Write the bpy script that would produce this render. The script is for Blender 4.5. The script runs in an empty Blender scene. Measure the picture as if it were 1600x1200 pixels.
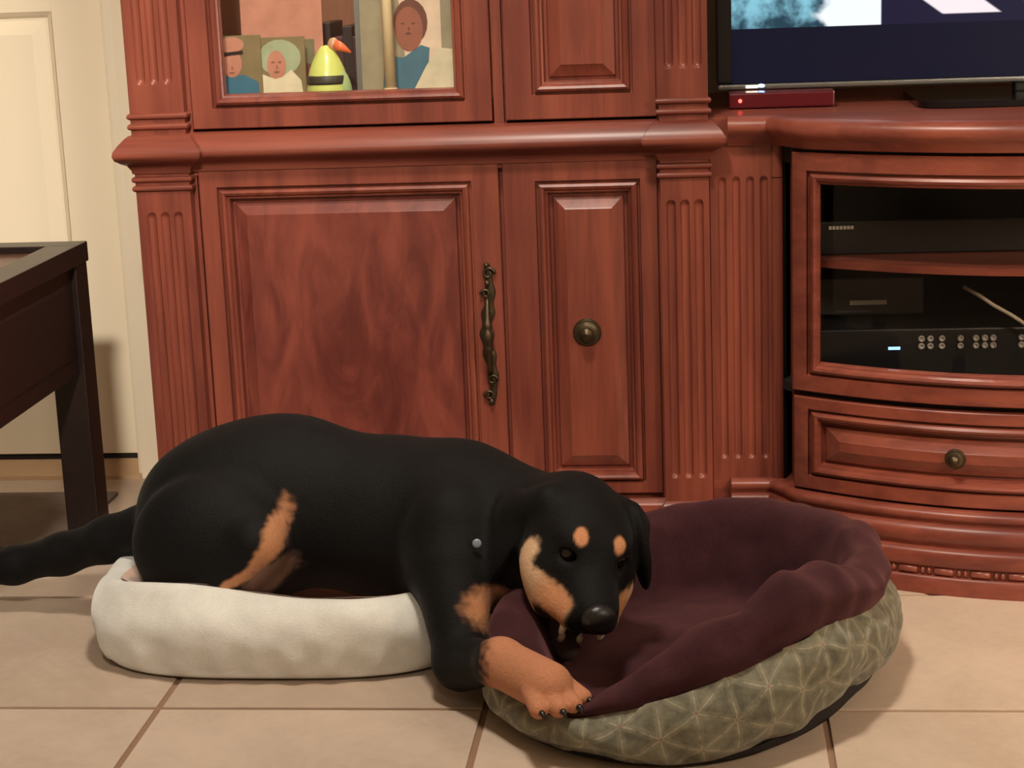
import bpy, bmesh, math, random
import numpy as np
from mathutils import Vector, Matrix
random.seed(4)
S = bpy.context.scene
COL = S.collection
V = Vector

# ------------------------------------------------------------------ camera
CAM_POS = V((0.300, -2.363, 1.006))
CAM_R = ((0.995, 0.095, -0.037), (-0.014, -0.228, -0.974), (-0.101, 0.969, -0.226))
cd = bpy.data.cameras.new('camera')
cam = bpy.data.objects.new('camera', cd)
COL.objects.link(cam)
cd.sensor_width = 36.0
cd.lens = 2916.0 / 1600 * 36
cd.clip_start = 0.02
r_, d_, f_ = (V(a) for a in CAM_R)
f_.normalize(); r_ = (r_ - f_ * r_.dot(f_)).normalized(); u_ = r_.cross(f_)
m = Matrix((r_, u_, -f_)).transposed().to_4x4()
m.translation = CAM_POS
cam.matrix_world = m
S.camera = cam

# ------------------------------------------------------------------ world, lights, exposure
w = bpy.data.worlds.new('world'); S.world = w
w.use_nodes = True
w.node_tree.nodes['Background'].inputs[0].default_value = (0.9, 0.75, 0.6, 1)
w.node_tree.nodes['Background'].inputs[1].default_value = 0.02
S.view_settings.view_transform = 'Standard'
S.view_settings.look = 'None'
S.view_settings.exposure = 0.0
S.view_settings.gamma = 1.0
S.view_settings.use_curve_mapping = False

def area(name, loc, size, power, col, aim=None, spread=180):
    L = bpy.data.lights.new(name, 'AREA'); L.shape = 'DISK'; L.size = size; L.energy = power; L.color = col; L.spread = math.radians(spread)
    o = bpy.data.objects.new(name, L); COL.objects.link(o); o.location = loc
    d = (V(aim) - V(loc)) if aim else V((0, 0, -1))
    o.rotation_euler = d.to_track_quat('-Z', 'Y').to_euler()
    return o
WARM = (1.0, 0.90, 0.77)
area('ceiling_lamp_room', (0.02, -0.42, 2.42), 0.30, 39, WARM)
area('ceiling_lamp_sofa', (0.30, -2.3, 2.42), 0.45, 2, WARM, (0.0, 0.6, 0.5))
area('door_fill_light', (0.05, -2.5, 2.40), 0.25, 8.5, WARM, (-1.15, 1.18, 0.45), 42)  # added fill with a narrow cone, only to brighten the door
area('ceiling_lamp_right', (1.75, -2.3, 2.40), 0.25, 2.5, WARM, (1.15, 0.45, 0.10), 45)
area('console_fill_light', (1.75, -1.05, 1.30), 0.28, 6, (1.0, 0.78, 0.54), (1.10, 0.45, 0.20), 75)  # invented warm fill, put in to brighten the console's right front

# ------------------------------------------------------------------ node helpers
class NT:
    def __init__(s, name):
        s.m = bpy.data.materials.new(name); s.m.use_nodes = True
        s.t = s.m.node_tree; s.b = s.t.nodes['Principled BSDF']
    def n(s, typ, **kw):
        o = s.t.nodes.new(typ)
        for k, v in kw.items(): setattr(o, k, v)
        return o
    def link(s, a, b): s.t.links.new(a, b)
    def setin(s, sock, v):
        if hasattr(v, 'links'): s.link(v, sock)
        else: sock.default_value = v
    def math(s, op, a, b=0.0, c=0.0):
        o = s.n('ShaderNodeMath', operation=op)
        s.setin(o.inputs[0], a); s.setin(o.inputs[1], b); s.setin(o.inputs[2], c)
        return o.outputs[0]
    def mix(s, fac, a, b):
        o = s.n('ShaderNodeMix', data_type='RGBA')
        s.setin(o.inputs[0], fac)
        s.setin(o.inputs[6], a if hasattr(a, 'links') else (*a, 1)); s.setin(o.inputs[7], b if hasattr(b, 'links') else (*b, 1))
        return o.outputs[2]
    def step(s, x, e0, e1):
        o = s.n('ShaderNodeMapRange', interpolation_type='SMOOTHSTEP')
        s.setin(o.inputs[0], x); o.inputs[1].default_value = e0; o.inputs[2].default_value = e1
        return o.outputs[0]
    def coords(s, scale=(1, 1, 1), kind='Object', rot=(0, 0, 0)):
        tc = s.n('ShaderNodeTexCoord'); mp = s.n('ShaderNodeMapping')
        s.link(tc.outputs[kind], mp.inputs[0]); mp.inputs['Scale'].default_value = scale
        mp.inputs['Rotation'].default_value = rot
        return mp.outputs[0]
    def noise(s, vec, scale, detail=4, rough=0.55, dist=0.0):
        o = s.n('ShaderNodeTexNoise')
        s.link(vec, o.inputs['Vector']); o.inputs['Scale'].default_value = scale
        o.inputs['Detail'].default_value = detail; o.inputs['Roughness'].default_value = rough
        o.inputs['Distortion'].default_value = dist
        return o.outputs['Fac']
    def bump(s, h, strength=0.3, dist=0.002):
        o = s.n('ShaderNodeBump'); s.link(h, o.inputs['Height'])
        o.inputs['Strength'].default_value = strength; o.inputs['Distance'].default_value = dist
        s.link(o.outputs[0], s.b.inputs['Normal'])
    def base(s, v): s.setin(s.b.inputs['Base Color'], v if hasattr(v, 'links') else (*v, 1))
    def rough(s, v): s.setin(s.b.inputs['Roughness'], v)

def lin(r, g, b):
    f = lambda c: (c / 255 / 12.92) if c / 255 <= .04045 else ((c / 255 + .055) / 1.055) ** 2.4
    return (f(r), f(g), f(b))

def plain(name, col, rough=0.5, metal=0.0, bump=None, var=0.0, coat=0.0, emis=None):
    k = NT(name)
    if var:
        n = k.noise(k.coords(), 30, 4)
        k.base(k.mix(n, tuple(c * (1 - var) for c in col), tuple(min(1, c * (1 + var)) for c in col)))
    else: k.base(col)
    k.rough(rough); k.b.inputs['Metallic'].default_value = metal
    k.b.inputs['Coat Weight'].default_value = coat
    if bump: k.bump(k.noise(k.coords(), bump[0], 5), bump[1], bump[2])
    if emis:
        k.b.inputs['Emission Color'].default_value = (*emis[0], 1); k.b.inputs['Emission Strength'].default_value = emis[1]
    return k.m

def wood(name, axis, dark, light, rough=0.36, burl=False):
    k = NT(name)
    st = [1.0, 1.0, 1.0]; st['xyz'.index(axis)] = 0.07
    if burl:
        v = k.coords((1, 1, 0.33)); n1 = k.noise(v, 13, 5, 0.6, 1.6); n2 = k.noise(v, 55, 4, 0.6, 0.5)
    else:
        v = k.coords(tuple(st)); n1 = k.noise(v, 24, 4, 0.55, 0.6); n2 = k.noise(v, 150, 3, 0.6)
    n3 = k.noise(k.coords(), 3.2, 2)
    f = k.math('ADD', k.math('MULTIPLY', n1, 0.95), k.math('MULTIPLY', n2, 0.30))
    f = k.math('ADD', f, k.math('MULTIPLY', n3, 0.5))
    f = k.step(f, 0.55, 1.20)
    k.base(k.mix(f, dark, light)); k.rough(rough)
    k.b.inputs['Coat Weight'].default_value = 0.12; k.b.inputs['Coat Roughness'].default_value = 0.3; k.b.inputs['Specular IOR Level'].default_value = 0.4
    k.bump(n2, 0.08, 0.0006)
    return k.m

DK, LT = lin(100, 47, 39), lin(148, 78, 60)
M = {}
M['wood_v'] = wood('cherry_wood_upright', 'z', DK, LT)
M['wood_h'] = wood('cherry_wood_lengthwise', 'x', DK, LT)
M['burl'] = wood('cherry_burl_veneer', 'z', lin(92, 42, 37), lin(142, 73, 59), 0.34, True)
M['inside'] = wood('cabinet_inside_veneer', 'z', lin(120, 80, 58), lin(160, 112, 84), 0.5)
M['recess'] = plain('shade_dark_inside', lin(26, 18, 16), 0.7)  # shade of the unlit console interior put into the colour as near-black
M['espresso'] = wood('espresso_wood', 'y', lin(22, 13, 12), lin(34, 20, 18), 0.36)
M['tray'] = wood('table_inset_wood', 'y', lin(74, 46, 36), lin(104, 70, 54), 0.3)
M['bronze'] = plain('dark_antique_bronze', lin(84, 72, 54), 0.42, 0.8, (140, .5, .001), 0.35)
M['door'] = plain('cream_painted_door', lin(240, 226, 200), 0.42)
M['wall'] = plain('warm_white_wall', lin(232, 220, 196), 0.75, bump=(260, .15, .0008))
M['ceil'] = plain('white_ceiling', lin(238, 232, 220), 0.8)
M['sill'] = plain('oak_threshold', lin(186, 152, 116), 0.5, var=.1)
M['gap'] = plain('dark_gap_shade', lin(24, 18, 16), 0.8)  # shade of the gap below the door, given as a colour
M['grout'] = plain('brown_grout', lin(142, 110, 88), 0.9, bump=(300, .3, .001), var=.12)
M['mat'] = plain('taupe_doormat_pile', lin(128, 112, 102), 0.95, bump=(600, .8, .003), var=.2)
M['black'] = plain('black_plastic', lin(18, 18, 20), 0.35)
M['blackgloss'] = plain('black_gloss', lin(12, 12, 16), 0.12)
M['greymetal'] = plain('silver_lip', lin(120, 120, 116), 0.3, 0.6)

def tile_mat():
    k = NT('cream_ceramic_tile')
    oi = k.n('ShaderNodeObjectInfo')
    v = k.coords()
    n = k.noise(v, 7, 5, 0.6); n2 = k.noise(v, 60, 3)
    f = k.math('ADD', k.math('MULTIPLY', n, .7), k.math('MULTIPLY', n2, .3))
    f = k.math('ADD', f, k.math('MULTIPLY', k.math('SUBTRACT', oi.outputs['Random'], .5), .25))
    k.base(k.mix(k.step(f, .25, .8), lin(178, 157, 138), lin(202, 181, 162)))
    k.rough(0.42); k.bump(n, 0.06, 0.002)
    return k.m
M['tile'] = tile_mat()

def plush(name, col, col2, sc=420, bumpd=0.003, sheen=0.5, shcol=None):
    k = NT(name)
    v = k.coords(); n = k.noise(v, sc, 3, .7); n2 = k.noise(v, 22, 4)
    k.base(k.mix(k.step(k.math('ADD', k.math('MULTIPLY', n, .45), k.math('MULTIPLY', n2, .55)), .3, .75), col, col2))
    k.rough(0.95); k.b.inputs['Specular IOR Level'].default_value = 0.1
    k.b.inputs['Sheen Weight'].default_value = sheen; k.b.inputs['Sheen Roughness'].default_value = 0.5
    if shcol: k.b.inputs['Sheen Tint'].default_value = (*shcol, 1)
    k.bump(k.math('ADD', k.math('MULTIPLY', n, .6), n2), 0.5, bumpd)
    return k.m
M['greyplush'] = plush('grey_white_plush', lin(206, 204, 196), lin(228, 226, 217))
M['pinkfleece'] = plush('peach_fleece', lin(196, 150, 128), lin(222, 182, 158), 500)
M['plum'] = plush('plum_velour', lin(46, 25, 29), lin(68, 39, 43), 380, .003, .35, lin(190, 130, 130))
M['underbed'] = plain('black_nonslip_base', lin(30, 24, 28), 0.9)

def green_fabric():
    k = NT('sage_star_print')
    uvn = k.n('ShaderNodeUVMap'); sp = k.n('ShaderNodeSeparateXYZ'); k.link(uvn.outputs[0], sp.inputs[0])
    nv = k.coords()
    wob = k.math('MULTIPLY', k.math('SUBTRACT', k.noise(nv, 9, 2), .5), .012)
    x = k.math('ADD', sp.outputs[0], wob); y = k.math('ADD', sp.outputs[1], wob)
    P = 0.056
    lines = None; petal = None
    ds = []
    for a in (0, 60, 120):
        c, s_ = math.cos(math.radians(a + 8)), math.sin(math.radians(a + 8))
        t = k.math('DIVIDE', k.math('ADD', k.math('MULTIPLY', x, c), k.math('MULTIPLY', y, s_)), P * .866)
        d = k.math('ABSOLUTE', k.math('SUBTRACT', k.math('FRACT', t), .5))
        ds.append(d)
        ln = k.step(d, .462, .495); pt = k.step(d, .36, .42)
        if lines is None: lines, petal = ln, pt
        else: lines = k.math('MAXIMUM', lines, ln); petal = k.math('ADD', petal, pt)
    node = k.math('MULTIPLY', k.math('MULTIPLY', k.step(ds[0], .42, .5), k.step(ds[1], .42, .5)), k.step(ds[2], .42, .5))
    n = k.noise(nv, 60, 4, .65); nb = k.noise(nv, 14, 3)
    col = k.mix(k.step(k.math('ADD', k.math('MULTIPLY', n, .6), k.math('MULTIPLY', nb, .4)), .32, .68), lin(84, 81, 67), lin(120, 117, 98))
    col = k.mix(k.math('MULTIPLY', k.math('MINIMUM', petal, 1.0), k.math('MULTIPLY', n, .75)), col, lin(140, 137, 116))
    col = k.mix(k.math('MULTIPLY', lines, k.step(n, .35, .6)), col, lin(156, 149, 128))
    col = k.mix(k.math('MINIMUM', k.math('MULTIPLY', node, 1.2), 1.0), col, lin(136, 98, 90))
    k.base(col); k.rough(.85); k.b.inputs['Sheen Weight'].default_value = .15
    k.bump(k.math('ADD', n, k.math('MULTIPLY', nb, 2.0)), .35, .003)
    return k.m
M['sage'] = green_fabric()

def fur_mat():
    k = NT('short_dog_fur')
    a = k.n('ShaderNodeAttribute', attribute_name='coat')
    v = k.coords(); n = k.noise(v, 330, 3, .7); n2 = k.noise(v, 40, 3)
    hs = k.n('ShaderNodeHueSaturation'); k.link(a.outputs['Color'], hs.inputs['Color'])
    k.link(k.math('ADD', k.math('MULTIPLY', n, .7), .65), hs.inputs['Value'])
    k.base(hs.outputs[0]); k.rough(.62)
    k.b.inputs['Specular IOR Level'].default_value = .14
    k.b.inputs['Sheen Weight'].default_value = .03; k.b.inputs['Sheen Roughness'].default_value = .45
    k.bump(k.math('ADD', n, n2), .6, .002)
    return k.m
M['fur'] = fur_mat()
M['nose'] = plain('wet_black_nose', lin(26, 25, 26), 0.32, bump=(500, .5, .0008))
M['eye'] = plain('dark_brown_eye', lin(20, 12, 8), 0.05)
M['tooth'] = plain('ivory_tooth', lin(232, 226, 208), 0.25)
M['claw'] = plain('black_claw', lin(22, 20, 19), 0.35)
M['gum'] = plain('dark_gum', lin(36, 26, 26), 0.3)

def glass_mat():
    k = NT('clear_pane')
    k.base((1, 1, 1)); k.rough(0.02); k.b.inputs['Alpha'].default_value = 1
    tr = k.n('ShaderNodeBsdfTransparent'); gl = k.n('ShaderNodeBsdfGlossy'); gl.inputs['Roughness'].default_value = .03
    mx = k.n('ShaderNodeMixShader'); fr = k.n('ShaderNodeFresnel'); fr.inputs[0].default_value = 1.45
    k.link(fr.outputs[0], mx.inputs[0]); k.link(tr.outputs[0], mx.inputs[1]); k.link(gl.outputs[0], mx.inputs[2])
    k.link(mx.outputs[0], k.t.nodes['Material Output'].inputs[0])
    return k.m
M['glass'] = glass_mat()
def smoked():
    k = NT('smoked_pane')
    tr = k.n('ShaderNodeBsdfTransparent'); tr.inputs[0].default_value = (.8, .78, .77, 1)
    gl = k.n('ShaderNodeBsdfGlossy'); gl.inputs['Roughness'].default_value = .05
    mx = k.n('ShaderNodeMixShader'); fr = k.n('ShaderNodeFresnel'); fr.inputs[0].default_value = 1.32
    k.link(fr.outputs[0], mx.inputs[0]); k.link(tr.outputs[0], mx.inputs[1]); k.link(gl.outputs[0], mx.inputs[2])
    k.link(mx.outputs[0], k.t.nodes['Material Output'].inputs[0])
    return k.m
M['smoked'] = smoked()

# ------------------------------------------------------------------ object helpers
def tag(o, label=None, cat=None, group=None, kind=None):
    if label: o['label'] = label
    if cat: o['category'] = cat
    if group: o['group'] = group
    if kind: o['kind'] = kind
    return o

def empty(name, loc, label=None, cat=None, group=None):
    o = bpy.data.objects.new(name, None); COL.objects.link(o); o.location = loc
    o.empty_display_size = .05
    return tag(o, label, cat, group)

WLOC = {}
def wl(o): return WLOC.get(o.name, V(o.location)) if o else V((0, 0, 0))

def mesh(name, verts, faces, mat, parent=None, smooth=False, origin=None, uvs=None, recalc=True):
    """verts in world coordinates; the object's origin sits on its parent's (or at origin)"""
    org = V(origin) if origin is not None else wl(parent)
    me = bpy.data.meshes.new(name)
    me.from_pydata([tuple(V(v) - org) for v in verts], [], faces)
    if recalc:
        bm = bmesh.new(); bm.from_mesh(me); bmesh.ops.recalc_face_normals(bm, faces=bm.faces); bm.to_mesh(me); bm.free()
    me.materials.append(mat if not isinstance(mat, str) else M[mat])
    if smooth:
        me.polygons.foreach_set('use_smooth', [True] * len(me.polygons))
    if uvs is not None:
        lay = me.uv_layers.new(name='UVMap')
        for l in me.loops: lay.data[l.index].uv = uvs[l.vertex_index]
    o = bpy.data.objects.new(name, me); COL.objects.link(o)
    if parent: o.parent = parent
    o.location = org - wl(parent)
    WLOC[o.name] = org
    return o

def inst(src, world_loc, parent=None, name=None):
    c = src.copy(); COL.objects.link(c); c.parent = parent
    c.location = V(world_loc) - wl(parent); WLOC[c.name] = V(world_loc)
    return c

class MB:
    def __init__(s): s.v = []; s.f = []
    def add(s, v, f):
        n = len(s.v); s.v += [tuple(p) for p in v]; s.f += [tuple(i + n for i in q) for q in f]; return s
    def box(s, x0, x1, y0, y1, z0, z1, b=0.0):
        bm = bmesh.new(); bmesh.ops.create_cube(bm, size=1)
        for v in bm.verts:
            v.co = (x0 + (v.co.x + .5) * (x1 - x0), y0 + (v.co.y + .5) * (y1 - y0), z0 + (v.co.z + .5) * (z1 - z0))
        if b: bmesh.ops.bevel(bm, geom=bm.edges[:], offset=b, segments=2, affect='EDGES', profile=.6)
        bm.verts.index_update()
        s.add([v.co[:] for v in bm.verts], [[v.index for v in f.verts] for f in bm.faces]); bm.free(); return s
    def lathe(s, c, axis, prof, n=24):
        """prof: (radius, distance along axis)"""
        a = V(axis).normalized(); e1 = a.orthogonal().normalized(); e2 = a.cross(e1); c = V(c)
        vs = []
        for r, h in prof:
            for i in range(n):
                t = 2 * math.pi * i / n
                vs.append(c + a * h + (e1 * math.cos(t) + e2 * math.sin(t)) * max(r, 1e-5))
        fs = [(j * n + i, j * n + (i + 1) % n, (j + 1) * n + (i + 1) % n, (j + 1) * n + i) for j in range(len(prof) - 1) for i in range(n)]
        fs += [tuple(range(n))[::-1], tuple(range((len(prof) - 1) * n, len(prof) * n))]
        return s.add(vs, fs)
    def tube(s, pts, rad, n=10):
        pts = [V(p) for p in pts]; k = len(pts); vs = []
        prev = None
        for i, p in enumerate(pts):
            t = (pts[min(i + 1, k - 1)] - pts[max(i - 1, 0)]).normalized()
            e1 = t.orthogonal().normalized() if prev is None else (prev - t * prev.dot(t)).normalized()
            prev = e1; e2 = t.cross(e1); r = rad[i] if hasattr(rad, '__len__') else rad
            for j in range(n):
                a = 2 * math.pi * j / n; vs.append(p + (e1 * math.cos(a) + e2 * math.sin(a)) * r)
        fs = [(i * n + j, i * n + (j + 1) % n, (i + 1) * n + (j + 1) % n, (i + 1) * n + j) for i in range(k - 1) for j in range(n)]
        fs += [tuple(range(n))[::-1], tuple(range((k - 1) * n, k * n))]
        return s.add(vs, fs)
    def ell(s, c, r, R=None, n=20):
        bm = bmesh.new(); bmesh.ops.create_uvsphere(bm, u_segments=n, v_segments=max(6, n // 2), radius=1)
        c = V(c); vs = []
        for v in bm.verts:
            p = V((v.co.x * r[0], v.co.y * r[1], v.co.z * r[2]))
            if R is not None: p = R @ p
            vs.append(c + p)
        bm.verts.index_update()
        s.add(vs, [[v.index for v in f.verts] for f in bm.faces]); bm.free(); return s
    def sweep(s, path, prof, close=True):
        """profile (outward offset, z) swept along a plan path; outward is to the right of travel"""
        P = [V((p[0], p[1])) for p in path]; k = len(P); dirs = [(P[i + 1] - P[i]).normalized() for i in range(k - 1)]
        nr = [V((d.y, -d.x)) for d in dirs]; mit = []
        for i in range(k):
            a = nr[max(i - 1, 0)]; b = nr[min(i, k - 2)]
            mm = (a + b); mm = mm / max(mm.dot(a), 1e-6) if mm.length > 1e-6 else a
            mit.append(mm)
        vs = [(P[i].x + mit[i].x * o, P[i].y + mit[i].y * o, z) for i in range(k) for o, z in prof]
        q = len(prof)
        fs = [(i * q + j, (i + 1) * q + j, (i + 1) * q + j + 1, i * q + j + 1) for i in range(k - 1) for j in range(q - 1)]
        if close:
            fs += [(i * q + q - 1, (i + 1) * q + q - 1, (i + 1) * q, i * q) for i in range(k - 1)]
            fs += [tuple(range(q)), tuple(range((k - 1) * q, k * q))[::-1]]
        return s.add(vs, fs)
    def rings(s, rects, fn, nx=1, fill=True):
        """nested rectangles [(x0,x1,z0,z1,depth)] joined ring to ring; fn(x,z,d)->point"""
        base = len(s.v); per = 2 * nx + 2; vs = []; fs = []
        for (x0, x1, z0, z1, d) in rects:
            loop = [(x0 + (x1 - x0) * i / nx, z0) for i in range(nx + 1)] + [(x1 + (x0 - x1) * i / nx, z1) for i in range(nx + 1)]
            vs += [fn(x, z, d) for x, z in loop]
        q = 2 * nx + 2
        for r in range(len(rects) - 1):
            for i in range(q):
                j = (i + 1) % q; fs.append((r * q + i, r * q + j, (r + 1) * q + j, (r + 1) * q + i))
        if fill:
            o = (len(rects) - 1) * q
            for i in range(nx): fs.append((o + i, o + i + 1, o + q - 2 - i, o + q - 1 - i))
        return s.add(vs, fs)
    def field(s, xs, zs, dep, fn):
        k = len(xs); vs = [fn(x, z, dep(x, z)) for z in zs for x in xs]
        fs = [(j * k + i, j * k + i + 1, (j + 1) * k + i + 1, (j + 1) * k + i) for j in range(len(zs) - 1) for i in range(k - 1)]
        return s.add(vs, fs)
    def build(s, name, mat, parent=None, smooth=False, origin=None): return mesh(name, s.v, s.f, mat, parent, smooth, origin)

def autosmooth(o, ang=35):
    me = o.data; me.polygons.foreach_set('use_smooth', [True] * len(me.polygons))
    bm = bmesh.new(); bm.from_mesh(me)
    for e in bm.edges:
        e.smooth = not (len(e.link_faces) == 2 and e.calc_face_angle(0) > math.radians(ang))
    bm.to_mesh(me); bm.free()
    return o

# ================================================================== the room
T = 0.457
X0, X1, Y0, Y1, ZC = -5 * T, 6 * T, -7 * T, 1.18, 2.45
fl = MB().box(X0, X1, Y0, Y1 + .12, -.08, -.0035).build('floor', 'grout'); tag(fl, kind='structure')
g = .0045
tl = MB().box(-T / 2 + g, T / 2 - g, -T / 2 + g, T / 2 - g, -.006, 0, .0016).build('tile', 'tile', fl, origin=(0, 0, 0))
h2 = Y1 - 2 * T
tl2 = MB().box(-T / 2 + g, T / 2 - g, g, h2 - .001, -.006, 0, .0016).build('tile', 'tile', fl, origin=(0, 0, 0))
first = True
for i in range(-5, 6):
    for j in range(-7, 2):
        p = ((i + .5) * T, (j + .5) * T, 0)
        if first: tl.location = p; WLOC[tl.name] = V(p); first = False
        else: inst(tl, p, fl)
for n_, i in enumerate(range(-5, 6)):
    p = ((i + .5) * T, 2 * T, 0)
    if n_ == 0: tl2.location = p
    else: inst(tl2, p, fl)

DX0, DX1, DZ = -1.63, -0.822, 2.03          # door opening
wb = MB().box(X0, DX0, Y1, Y1 + .12, 0, ZC).box(DX1, X1, Y1, Y1 + .12, 0, ZC).box(DX0, DX1, Y1, Y1 + .12, DZ, ZC).build('wall_back', 'wall')
wlft = MB().box(X0 - .12, X0, Y0, Y1 + .12, 0, ZC).build('wall_left', 'wall')
wr = MB().box(X1, X1 + .12, Y0, Y1 + .12, 0, ZC).build('wall_right', 'wall')
wf = MB().box(X0, X1, Y0 - .12, Y0, 0, ZC).build('wall_front', 'wall')
ce = MB().box(X0, X1, Y0, Y1 + .12, ZC, ZC + .1).build('ceiling', 'ceil')
for o in (wb, wlft, wr, wf, ce): tag(o, kind='structure')

# door: slab with raised panels, threshold, dark strip for the shaded gap
YD = Y1 + .012
dr = empty('door_1', (DX0, YD, 0)); tag(dr, kind='structure')
pz = [(.245, .925), (1.11, 1.60), (1.72, 1.93)]
px = [(DX0 + .115, DX0 + .335), (DX1 - .335, DX1 - .112)]
mb = MB().box(DX0 + .003, DX1 - .003, YD + .012, YD + .04, .045, DZ - .004)
# stiles and rails standing proud of the core
for a, b in ((DX0 + .003, px[0][0]), (px[0][1], px[1][0]), (px[1][1], DX1 - .003)): mb.box(a, b, YD, YD + .0125, .045, DZ - .004, .0015)
zc = [.045] + [q for ab in pz for q in ab] + [DZ - .004]
for a, b in px:
    for i in range(0, len(zc), 2): mb.box(a - .001, b + .001, YD + .0002, YD + .0125, zc[i], zc[i + 1], .0015)
mb.build('slab', 'door', dr)
for a, b in px:
    for z0, z1 in pz:
        R_ = lambda i, d: (a + i, b - i, z0 + i, z1 - i, d)
        MB().rings([R_(0, -.001), R_(.006, .004), R_(.011, .0105), R_(.016, .0105), R_(.042, .001), R_(.044, .001)], lambda x, z, d: (x, YD + d, z)).build('panel', 'door', dr)
MB().box(DX0 + .003, DX1 - .003, YD + .004, YD + .03, .034, .046).build('door_gap_shade', 'gap', dr)  # dark strip filling the open gap, painted as its shade
MB().sweep([(DX0, Y1 + .05), (DX1, Y1 + .05)], [(0, 0), (.075, 0), (.073, .008), (.045, .022), (.03, .034), (0, .034)]).build('threshold', 'sill', dr)
tr = MB()
prof = [(0, .0), (0, .016), (.006, .018), (.02, .013), (.046, .012), (.056, .006), (.056, 0)]
for sgn, xx in ((1, DX1), (-1, DX0)):
    pts = []
    for z in (0, DZ + .056):
        for o, d in prof: pts.append((xx + sgn * (o - .006), Y1 - d, z))
    k = len(prof)
    tr.add(pts, [(i, i + 1, k + i + 1, k + i) for i in range(k - 1)] + [tuple(range(k)), tuple(range(k, 2 * k))])
tr.box(DX0, DX1, Y1 - .014, Y1, DZ - .006, DZ + .05, .003)
tr.box(DX1 - .006, DX1, Y1 - .001, Y1 + .05, 0, DZ)
t1 = tr.build('trim_1', 'door'); tag(t1, kind='structure')
bb = MB().sweep([(DX1 + .05, Y1), (X1, Y1)], [(0, 0), (.013, 0), (.013, .07), (.006, .085), (0, .085)]).build('baseboard_back', 'door'); tag(bb, kind='structure')

mt = MB().box(-1.52, -.835, .70, 1.045, 0.0002, .008, .003).build('doormat', 'mat', origin=(-1.18, .87, 0))
tag(mt, 'flat taupe doormat lying on the tiles before the cream door', 'doormat')

# ================================================================== display cabinet (left tower)
CB = empty('display_cabinet', (-.155, .92, 0), 'tall carved cherry display cabinet with glass upper door behind the dog', 'cabinet')
YF = .680                   # face of doors
XL, XR = -.632, .317
PL = (-.632, -.540); PR = (.238, .317)
YP = .662                   # pilaster face
Z1 = 1.72
body = MB()
body.box(XL + .001, XL + .022, YF + .002, Y1 - .002, .0, Z1)
body.box(XR - .022, XR - .001, YF + .002, Y1 - .002, .0, Z1)
body.box(XL + .022, XR - .022, Y1 - .014, Y1 - .002, .0, Z1)
body.box(XL + .022, XR - .022, YF + .004, Y1 - .014, .66, .732)
body.box(XL + .022, XR - .022, YF + .022, Y1 - .014, .05, .09)
body.box(XL, XR, YP, Y1 - .002, Z1 - .02, Z1 + .02)
body.box(-.032, -.012, YF + .022, Y1 - .014, .732, Z1 - .02)
# face frame strips behind the doors
body.box(-.030, -.014, YF + .003, YF + .022, .732, Z1 - .02)
body.box(-.540, -.5335, YF + .006, YF + .022, .05, Z1)
body.box(PR[0] - .004, PR[0] + .002, YF + .003, YF + .022, .05, Z1)
body.box(XL + .022, XR - .022, YF + .012, YF + .026, .05, .105)
body.box(XL + .022, XR - .022, YF + .021, YF + .025, .09, .66)
autosmooth(body.build('carcass', 'wood_v', CB))
MB().box(XL + .023, -.033, Y1 - .020, Y1 - .0145, .733, Z1 - .021).build('back_lining', 'inside', CB)
for z in (.764, 1.12, 1.42):
    MB().box(XL + .024, -.034, YF + .03, Y1 - .022, z, z + (.008 if z < 1 else .018)).build('shelf', 'inside', CB)

# ledge and base mouldings
def plan(o=0.0, back=True):
    p = [(XL, Y1 - .003)] if back else [(XL, YF + .04)]
    p += [(XL, YP), (PL[1], YP), (PL[1], YF), (PR[0], YF), (PR[0], YP), (XR, YP), (XR, .666)]
    return p
LEDGE = [(-.01, .668), (.003, .668), (.004, .674), (.009, .682), (.018, .687), (.025, .692), (.028, .699), (.027, .706), (.020, .716), (.011, .726), (.005, .731), (-.01, .733)]
autosmooth(MB().sweep(plan(), LEDGE).build('ledge', 'wood_h', CB), 50)
BASE = [(-.01, 0), (.030, 0), (.030, .050), (.024, .056), (.020, .060), (.020, .066), (.012, .070), (.009, .078), (.009, .083), (.004, .086), (.001, .094), (-.01, .094)]
autosmooth(MB().sweep(plan(), BASE).build('base_moulding', 'wood_h', CB), 40)
CROWN = [(-.01, Z1 - .01), (.004, Z1 - .01), (.012, Z1 + .02), (.04, Z1 + .06), (.045, Z1 + .08), (-.01, Z1 + .08)]
autosmooth(MB().sweep(plan(), CROWN).build('crown_moulding', 'wood_h', CB), 40)

YPAN_ = .667                # face of the console's side panels
def bead(z, r=.0055):
    return [(-.004, z - r)] + [(r * math.cos(a) * 1.1 - .001, z + r * math.sin(a)) for a in [(-90 + 22.5 * i) * math.pi / 180 for i in range(9)]] + [(-.004, z + r)]
def pil_path(P, left): return [(P[0], YF + .02), (P[0], YP), (P[1], YP), (P[1], YPAN_ - .001)] if not left else [(P[0], YF + .06), (P[0], YP), (P[1], YP), (P[1], YF + .003)]

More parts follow.
